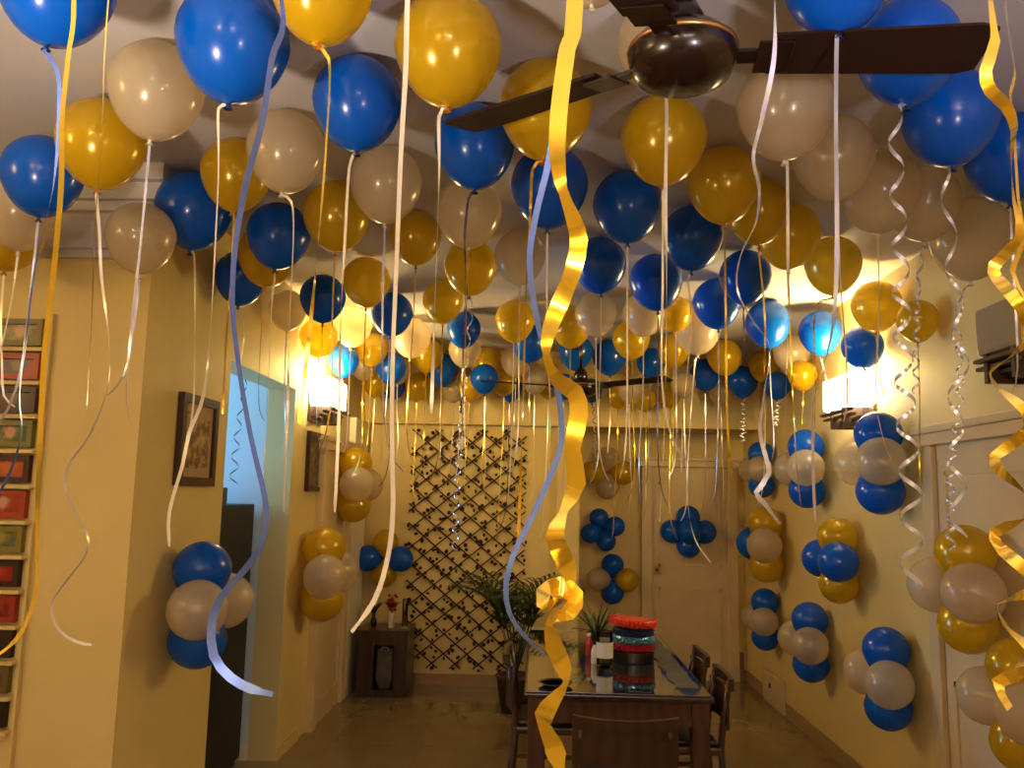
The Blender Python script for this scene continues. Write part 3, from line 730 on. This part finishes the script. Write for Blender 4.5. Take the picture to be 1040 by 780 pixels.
MB().lathe([(0, 0), (.115, 0), (.12, .006), (.12, .05), (0, .05)], 36).obj('body', M['dark'], bx_)
MB().lathe([(0, .05), (.124, .05), (.124, .062), (.0, .064)], 36).obj('lid', M['wood'], bx_)
fringe('garland', .118, TZ+.065, .04, M['crimson'], 'crimson garland at the bottom of the stack on the table', spike=.012)
fringe('garland', .122, TZ+.107, .04, M['sequin'], 'blue sequinned garland in the middle of the stack on the table', spike=.01)
fringe('garland', .112, TZ+.149, .035, M['navy'], 'navy garland under the spiky red one on the table', spike=.012)
fringe('garland', .118, TZ+.197, .04, M['red'], 'spiky orange red garland on top of the stack on the table', nt=34, tilt=.06, spike=.028)
# glass block with a white card, bottles
g = on_table(614, 677)
gt = thing('glass_jar', 'tall clear glass jar with a white label, left of the garland stack', 'jar', g)
MB().lathe([(.0, 0), (.043, 0), (.045, .005), (.045, .19), (.041, .195), (.041, .012), (.0, .01)], 28).obj('jar', M['glass'], gt, smooth=True)
MB().lathe([(.0458, .05), (.0458, .135), (.0468, .135), (.0468, .05), (.0458, .05)], 28).obj('label', M['card'], gt)
for nm, px, py, hgt, m, lab in (('bottle', 598, 667, .135, 'bottle', 'small red bottle standing left of the glass jar'), ('bottle', 604, 674, .12, 'card', 'small white bottle between the red bottle and the glass jar')):
    p = on_table(px, py); t = thing(nm, lab, 'bottle', p)
    MB().lathe([(0, 0), (.019, 0), (.021, .004), (.021, hgt*.62), (.011, hgt*.8), (.009, hgt*.88), (0, hgt*.88)], 18).obj('body', M[m], t, smooth=True)
    MB().lathe([(.0, hgt*.88), (.012, hgt*.88), (.012, hgt), (0, hgt)], 14).obj('cap', M['card' if m == 'bottle' else 'dark'], t)
p = onZ(557, 696, TZ); t = thing('dish', 'round dark wooden dish at the near left corner of the table', 'dish', (max(p.x, .1), p.y, TZ))
MB().lathe([(0, 0), (.05, 0), (.08, .012), (.085, .016), (.078, .016), (.05, .006), (0, .005)], 32).obj('bowl', M['wood2'], t, smooth=True)
MB().lathe([(.079, .014), (.085, .0165), (.087, .0185), (.083, .0195), (.078, .016), (.079, .014)], 32).obj('rim', M['wood'], t, smooth=True)
p = onZ(650, 703, TZ); t = thing('mobile_phone', 'black mobile phone lying at the near edge of the table', 'phone', p); t.rotation_euler = (0, 0, -.15)
MB().box(-.055, .055, -.032, .032, 0, .009).obj('case', M['dark'], t, bevel=.003)
MB().box(-.05, .05, -.028, .028, .009, .0096).obj('screen', M['glass_top'], t)
def leafblade(base, d, L, w, droop, nseg=7):
    """one arching leaf with thickness"""
    d = Vector(d).normalized(); side = d.cross(Vector((0, 0, 1))); side = side.normalized() if side.length > .05 else Vector((1, 0, 0))
    vs = []; fs = []; p = Vector(base); dd = d.copy()
    for i in range(nseg+1):
        u = i/nseg; ww = w*math.sin(PI*(.12+.86*u))
        nrm = side.cross(dd).normalized()*.0008
        vs += [p-side*ww-nrm, p+side*ww-nrm, p+side*ww*.9+nrm, p-side*ww*.9+nrm]
        p = p + dd*(L/nseg); dd = (dd + Vector((0, 0, -droop/nseg))).normalized()
    for i in range(nseg):
        o = 4*i
        for a in range(4): fs.append((o+a, o+(a+1) % 4, o+4+(a+1) % 4, o+4+a))
    return vs, fs
def palm(name, label, loc, pr, ph, nfr, L, rise, leaflets, m=None, lw=.012):
    t = thing(name, label, 'plant', loc)
    MB().lathe([(0, 0), (pr*.75, 0), (pr, ph*.9), (pr*1.06, ph*.92), (pr*1.06, ph), (pr*.92, ph), (pr*.9, ph*.93), (0, ph*.93)], 24).obj('pot', M['pot'], t, smooth=True)
    for k in range(nfr):
        a = k*2.4; el = random.uniform(.25, 1.0); fr = MB(); st = []
        p = Vector((0, 0, ph*.93)); d = Vector((math.cos(a)*math.cos(el)*.35, math.sin(a)*math.cos(el)*.35, 1)).normalized()
        N = 14
        for i in range(N+1):
            st.append(p.copy()); u = i/N
            p = p + d*((rise if u < .4 else L)/N); tgt = Vector((math.cos(a), math.sin(a), math.sin(el)-1.1*u)); d = (d + tgt*(.0 if u < .35 else .18)).normalized()
        fr.tube(st, [.005*(1-.7*i/N) for i in range(N+1)], 5)
        for i in range(5, N+1):
            dd = (st[i]-st[i-1]).normalized(); sd = dd.cross(Vector((0, 0, 1))).normalized()
            for s in (-1, 1):
                fr.add(*leafblade(st[i], dd*.8+sd*s*.9+Vector((0, 0, .15)), leaflets*(.6+.4*math.sin(PI*i/N)), lw, .9, 5))
        fr.obj('frond', m or M['plant'], t)
    return t
palm('potted_palm', 'dark green potted palm on the floor in front of the lattice behind the table', (-.16, 6.9, 0), .15, .28, 18, .75, 1.15, .24)
pt = on_table(606, 657)
pp = thing('potted_plant', 'small spiky green potted plant on the table behind the bottles', 'plant', (pt.x, pt.y, TZ))
MB().lathe([(0, 0), (.045, 0), (.06, .08), (.064, .08), (.064, .09), (.054, .09), (.052, .08), (0, .08)], 24).obj('pot', M['pot'], pp, smooth=True)
fo = MB()
for k in range(42):
    a = k*2.4; el = random.uniform(.5, 2.4)
    fo.add(*leafblade((.02*math.cos(a), .02*math.sin(a), .08), (math.cos(a), math.sin(a), el), random.uniform(.15, .24), .006, .9, 6))
fo.obj('leaves', mat('spiky_green', (.03, .06, .01), .45, noise=((.06, .1, .02), 30, 2)), pp)

# ------------------------------------------------------------------ back wall things
la = onY(421, 437, 7.7); lb = onY(529, 676, 7.7)
lx0, lx1, lz0, lz1 = -1.17, -.13, .16, 2.27
tr = thing('lattice_panel', 'brown wooden lattice with small leaves on the back wall', 'lattice panel', ((lx0+lx1)/2, YB-.02, lz0))
bars = MB(); lv = MB(); rng = random.Random(3); Wd, Hh = lx1-lx0, lz1-lz0; sl = .82; st = .172
def clipbar(c, s):
    """bar z = c + s*x clipped to the panel"""
    pts = []
    xa, xb = 0, Wd
    if s > 0: xa = max(0, -c/s); xb = min(Wd, (Hh-c)/s)
    else: xa = max(0, (Hh-c)/s); xb = min(Wd, -c/s)
    return (xa, c+s*xa, xb, c+s*xb) if xb-xa > .06 else None
for s in (sl, -sl):
    c = -Wd*sl if s > 0 else 0.05
    k = 0
    while c < Hh+Wd*sl:
        q = clipbar(c, s)
        if q:
            a = Vector((q[0]-Wd/2, 0, q[1])); b = Vector((q[2]-Wd/2, 0, q[3])); d = (b-a).normalized(); nn = Vector((-d.z, 0, d.x))*.006
            e = .02; a -= d*e; b += d*e; y = -.004 if s > 0 else .004
            vs = [p+o+Vector((0, y+yy, 0)) for yy in (-.004, .004) for p, o in ((a, -nn), (b, -nn), (b, nn), (a, nn))]
            bars.add(vs, [(0, 1, 2, 3), (7, 6, 5, 4), (0, 4, 5, 1), (1, 5, 6, 2), (2, 6, 7, 3), (3, 7, 4, 0)])
            L = (b-a).length; m_ = int(L/.088)
            for i in range(m_):
                p = a.lerp(b, (i+rng.random()*.8)/m_) + Vector((-d.z, 0, d.x))*rng.choice((-1, 1))*rng.uniform(.02, .035)
                ra = rng.uniform(.015, .022); rb = ra*rng.uniform(.55, .95); th = rng.random()*PI; yy = -.014-rng.random()*.012; n = 8
                tl = rng.uniform(-.5, .5)
                vs = []
                for side in (0, .003):
                    for q in range(n):
                        al = 2*PI*q/n; u, w_ = ra*math.cos(al), rb*math.sin(al)
                        vs.append((p.x+u*math.cos(th)-w_*math.sin(th), yy+side+tl*w_*.5, p.z+u*math.sin(th)+w_*math.cos(th)))
                lv.add(vs, [tuple(range(n)), tuple(range(2*n-1, n-1, -1))] + [(q, q+n, (q+1) % n+n, (q+1) % n) for q in range(n)])
                # short stalk back to the bar
        c += st; k += 1
bars.obj('bars', M['lattice'], tr); lv.obj('leaves', M['leaf'], tr)
# low cabinet beside the column
cb = thing('low_cabinet', 'low cream cabinet against the column behind the dining table', 'cabinet', (.13, 7.44, 0))
MB().box(-.22, .22, -.17, .17, .04, .52).obj('body', M['door'], cb, bevel=.004)
MB().box(-.23, .23, -.18, .18, .52, .545).obj('top', M['white'], cb, bevel=.004)
MB().box(-.2, .2, -.15, .15, 0, .04).obj('plinth', M['skirt'], cb)
dr = MB().box(-.205, .205, -.184, -.17, .06, .505).obj('cabinet_door', M['door'], cb, bevel=.003)
MB().box(.155, .195, -.2, -.184, .38, .395).obj('handle', M['dark'], dr)
# corner table
ct = thing('corner_table', 'dark square side table with an open niche in the back left corner', 'side table', (-1.29, 7.42, 0))
MB().box(-.22, .22, -.22, .22, .51, .545).obj('top', M['wood'], ct, bevel=.004)
MB().box(-.21, -.07, -.21, .21, 0, .51).obj('side_panel', M['wood'], ct, bevel=.003)
MB().box(.1, .21, -.21, .21, 0, .51).obj('side_panel', M['wood'], ct, bevel=.003)
MB().box(-.07, .1, -.2, .2, .0, .06).obj('bottom_shelf', M['wood'], ct)
MB().box(-.07, .1, -.2, .2, .42, .51).obj('header_rail', M['wood'], ct)
MB().box(-.07, .1, .17, .2, .06, .42).obj('back_panel', M['wood2'], ct)
v = thing('paper_bag', 'pale paper bag standing in the niche of the corner table', 'bag', (-1.275, 7.31, .062))
bmv = MB(); prof = [(.045, .035, 0), (.07, .05, .09), (.066, .045, .2), (.066, .03, .32)]
vs = [(sx*a, sy*b, z) for a, b, z in prof for sx, sy in ((-1, -1), (1, -1), (1, 1), (-1, 1))]
fs = [(0, 3, 2, 1)] + [(4*i+k, 4*i+(k+1) % 4, 4*i+4+(k+1) % 4, 4*i+4+k) for i in range(3) for k in range(4)] + [(12, 13, 14, 15)]
bmv.add(vs, fs).obj('body', M['mottled'], v, bevel=.004)
MB().tube([(-.03, -.036, .31), (-.02, -.04, .335), (.02, -.04, .335), (.03, -.036, .31)], .003, 6).obj('handle', M['white'], v)
cz = .545
fv = thing('flower_vase', 'white vase of dark red flowers on the corner table', 'vase', (-1.245, 7.36, cz))
MB().lathe([(0, 0), (.022, 0), (.026, .01), (.024, .1), (.027, .125), (.023, .125), (.02, .1), (0, .09)], 20).obj('vase', M['card'], fv, smooth=True)
fl = MB()
for k in range(26):
    a = k*2.4; rr = .008*math.sqrt(k); fl.lathe([(0, 0), (.012, .006), (.014, .016), (.006, .024), (0, .024)], 7, Matrix.Translation((rr*math.cos(a), rr*math.sin(a), .13+rng.random()*.13)))
fl.obj('flowers', M['flower'], fv)
fg = MB()
for k in range(12):
    a = k*2.4; fg.add(*leafblade((0, 0, .13), (math.cos(a), math.sin(a), 1.9), .12, .012, 1.0, 6))
fg.obj('leaves', M['plant'], fv)
dv = thing('leafy_vase', 'small black vase with dark leaves at the left of the corner table', 'vase', (-1.41, 7.42, cz))
MB().lathe([(0, 0), (.018, 0), (.03, .025), (.024, .06), (.013, .085), (.018, .1), (.012, .1), (0, .09)], 18).obj('vase', M['dark'], dv, smooth=True)
fg = MB()
for k in range(16):
    a = k*2.4; fg.add(*leafblade((0, 0, .09), (math.cos(a), math.sin(a), 1.3+rng.random()*1.6), .14, .013, 1.1, 6))
fg.obj('leaves', M['pot'], dv)
tg = thing('glass_tumbler', 'tall clear glass cylinder at the right of the corner table', 'glass', (-1.13, 7.36, cz))
MB().lathe([(0, 0), (.022, 0), (.024, .005), (.024, .24), (.021, .245), (.021, .012), (0, .01)], 22).obj('cylinder', M['glass'], tg, smooth=True)
MB().lathe([(0, 0), (.03, 0), (.03, .004), (.026, .005), (0, .004)], 22).obj('coaster', M['white'], tg)
# recess details
fb = thing('junction_box', 'small brown box on the wall near the floor at the far right', 'box', (1.91, YR-.001, .11))
MB().box(-.06, .06, -.04, 0, 0, .15).obj('box', M['fusebox'], fb, bevel=.005); MB().box(-.05, .05, -.045, -.04, .02, .13).obj('cover', M['fusebox'], fb)
dl = thing('door_lock', 'small dark lock plate on the edge of the far door frame', 'lock', (onY(667, 578, YR-.08).x, YR-.08, onY(667, 578, YR).z))
MB().box(-.02, .02, -.012, 0, -.035, .035).obj('plate', M['metal'], dl, bevel=.003); MB().lathe([(0, .035), (.012, .032), (.014, .012), (.008, .012)], 12, Matrix.Rotation(PI/2, 4, 'X')).obj('knob', M['dark'], dl, smooth=True)
wc = thing('shoe_cabinet', 'low cream cupboard at the far end of the right wall', 'cupboard', (XR-.06, 7.3, 0))
MB().box(.03, .057, -.3, .3, 0.0, .26).obj('body', M['door'], wc, bevel=.004)
MB().box(.022, .03, -.28, -.01, .03, .24).obj('cupboard_door', M['door'], wc, bevel=.003); d2 = MB().box(.022, .03, .01, .28, .03, .24).obj('cupboard_door', M['door'], wc, bevel=.003)
MB().box(.012, .022, .03, .05, .14, .18).obj('handle', M['dark'], d2)

# ------------------------------------------------------------------ left wall pictures
def art_mat(name, bg, fg1, fg2, sc=9):
    m = mat(name, bg, .35); nt = m.node_tree; b = nt.nodes['Principled BSDF']
    tc = nt.nodes.new('ShaderNodeTexCoord'); n = nt.nodes.new('ShaderNodeTexNoise'); n.inputs['Scale'].default_value = sc; n.inputs['Detail'].default_value = 5
    r = nt.nodes.new('ShaderNodeValToRGB'); e = r.color_ramp.elements
    e[0].position = .42; e[0].color = (*fg1, 1); e[1].position = .54; e[1].color = (*bg, 1); x = e.new(.66); x.color = (*fg2, 1)
    nt.links.new(tc.outputs['Object'], n.inputs['Vector']); nt.links.new(n.outputs['Fac'], r.inputs['Fac']); nt.links.new(r.outputs['Color'], b.inputs['Base Color'])
    return m
def picture(loc, w, h, label, art, rz, fw=.028, group=None, fm=None, mount=None):
    t = thing('framed_picture', label, 'picture', loc, group); t.rotation_euler = (0, 0, rz)      # local -y faces the room
    f = MB().box(-w/2, w/2, -.028, 0, -h/2, -h/2+fw).box(-w/2, w/2, -.028, 0, h/2-fw, h/2).box(-w/2, -w/2+fw, -.028, 0, -h/2+fw, h/2-fw).box(w/2-fw, w/2, -.028, 0, -h/2+fw, h/2-fw)
    f.obj('frame', fm or M['frame'], t)
    MB().box(-w/2+fw, w/2-fw, -.012, 0, -h/2+fw, h/2-fw).obj('picture', art, t)
    if mount:
        MB().box(-w/2+fw+mount, w/2-fw-mount, -.014, -.012, -h/2+fw+mount, h/2-fw-mount).obj('print', mount_art, t)
    return t
mount_art = art_mat('floral_print', (.42, .27, .12), (.14, .06, .025), (.55, .38, .18), 22)
picture((XL+.001, 3.91, 1.91), .42, .42, 'brown framed floral picture on the projecting left wall above a balloon cluster', mat('mount_cream', (.45, .3, .15), .5), PI/2, .04, mount=.04)
picture((XL+.001, 6.07, 1.9), .52, .42, 'dark framed picture under the lit left lamp', art_mat('dark_print', (.12, .07, .03), (.04, .02, .01), (.28, .18, .08), 26), PI/2, .03)

# ------------------------------------------------------------------ rack of pictures at the left edge
rk = thing('picture_rack', 'white wall rack of narrow ledges at the left edge of the photo', 'rack', (-2.4, YN-.002, 0))
xr_ = -2.045+2.4
tops = [322, 357, 391, 425, 460, 496, 532, 567, 602, 638, 674, 710, 745]
MB().box(-.6, xr_+.03, -.012, 0, .55, 2.39).obj('back_board', M['wall'], rk)
MB().box(xr_+.012, xr_+.03, -.022, -.012, .55, 2.39).obj('side_rail', M['wall'], rk, bevel=.003)
arts = [('olive green print with a small pale figure', (.25, .2, .06), (.14, .1, .02), (.55, .3, .2)), ('red bordered print with a dark grey centre', (.06, .06, .07), (.38, .03, .01), (.2, .13, .1)),
 ('maroon print with thin lines of pale writing', (.07, .018, .012), (.05, .012, .008), (.16, .06, .04)), ('dark green print with a seated figure', (.1, .12, .02), (.07, .08, .015), (.55, .28, .15)),
 ('plain orange print', (.5, .1, .02), (.42, .07, .012), (.55, .14, .03)), ('red print with pale figures', (.42, .05, .02), (.3, .03, .01), (.6, .35, .22)),
 ('yellow green print with a grey bird shape', (.24, .2, .03), (.12, .11, .1), (.35, .3, .06)), ('bright red print in a black border', (.4, .025, .01), (.28, .015, .008), (.45, .05, .02)),
 ('crimson print with dark lettering like lines', (.36, .03, .015), (.15, .01, .008), (.45, .08, .03)), ('black print with a reddish middle', (.04, .012, .008), (.02, .008, .006), (.2, .03, .01)),
 ('olive brown print low in the column', (.16, .12, .04), (.1, .07, .02), (.2, .15, .06)), ('dark brown print, lowest seen in the column', (.035, .014, .01), (.02, .008, .006), (.06, .02, .012))]
bord = [(.16, .12, .03), (.4, .04, .015), (.06, .014, .01), (.18, .16, .03), (.05, .012, .008), (.4, .045, .015), (.22, .18, .03), (.03, .01, .008), (.34, .03, .015), (.03, .01, .008), (.14, .1, .03), (.02, .008, .006)]
for i, (nm, bg, f1, f2) in enumerate(arts):
    zt = onY(25, tops[i]+1, YN-.03).z; zb = onY(25, tops[i+1]-4, YN-.03).z; hgt = zt-zb
    x1 = xr_ - .0
    picture((-2.4+x1-.21, YN-.016, (zt+zb)/2+.001), .42, hgt-.012, 'rack picture: '+nm, art_mat('rack_art', bg, f1, f2, 14), 0, .022, 'pictures in the white rack', fm=mat('rack_border', bord[i], .4))
    MB().box(-.6, xr_+.02, -.06, -.012, zb-.018, zb-.004).obj('ledge', M['wall'], rk)

# ------------------------------------------------------------------ passage: fridge
fr = thing('fridge', 'dark navy fridge standing in the blue lit passage', 'fridge', (-2.13, 5.08, 0))
MB().box(-.30, .30, -.30, .33, .04, 1.60).obj('cabinet', M['fridge'], fr, bevel=.012)
for z0, z1 in ((.06, 1.02), (1.03, 1.59)):
    d = MB().box(-.30, .30, -.35, -.305, z0, z1).obj('fridge_door', M['fridge'], fr, bevel=.012)
    MB().box(.22, .25, -.38, -.35, z0+.1 if z0 > 1 else z1-.5, z0+.4 if z0 > 1 else z1-.1).obj('handle', M['metal'], d)
MB().box(-.28, .28, -.28, .3, 0, .04).obj('base', M['dark'], fr)
bxp = thing('small_box', 'small dark box on top of the fridge', 'box', (-1.98, 5.0, 1.6))
MB().box(-.09, .09, -.08, .08, 0, .1).obj('body', M['dark'], bxp, bevel=.008)
MB().lathe([(0, .1), (.03, .1), (.03, .115), (0, .118)], 16).obj('knob', M['metal'], bxp)
pr0 = onY(250, 380, 5.25); c = Vector((pr0.x, 5.25, H-.006-.14)); t = thing('balloon', 'pearl white balloon inside the blue passage, only its dark curled ribbon seen', 'balloon', c, 'helium balloons under the ceiling')
b = link('body', BODY['w'], t); b.scale = (.14,)*3; kn = link('knot', KNOT['w'], t); kn.scale = (.14,)*3
helix_ribbon([c-Vector((0, 0, .171)), onY(250, 380, 5.25), onY(244, 420, 5.25), onY(239, 460, 5.25), onY(237, 492, 5.25)], .005, .028, 7, .008, M['rdark'], parent=t, loc=c, lead=.3)
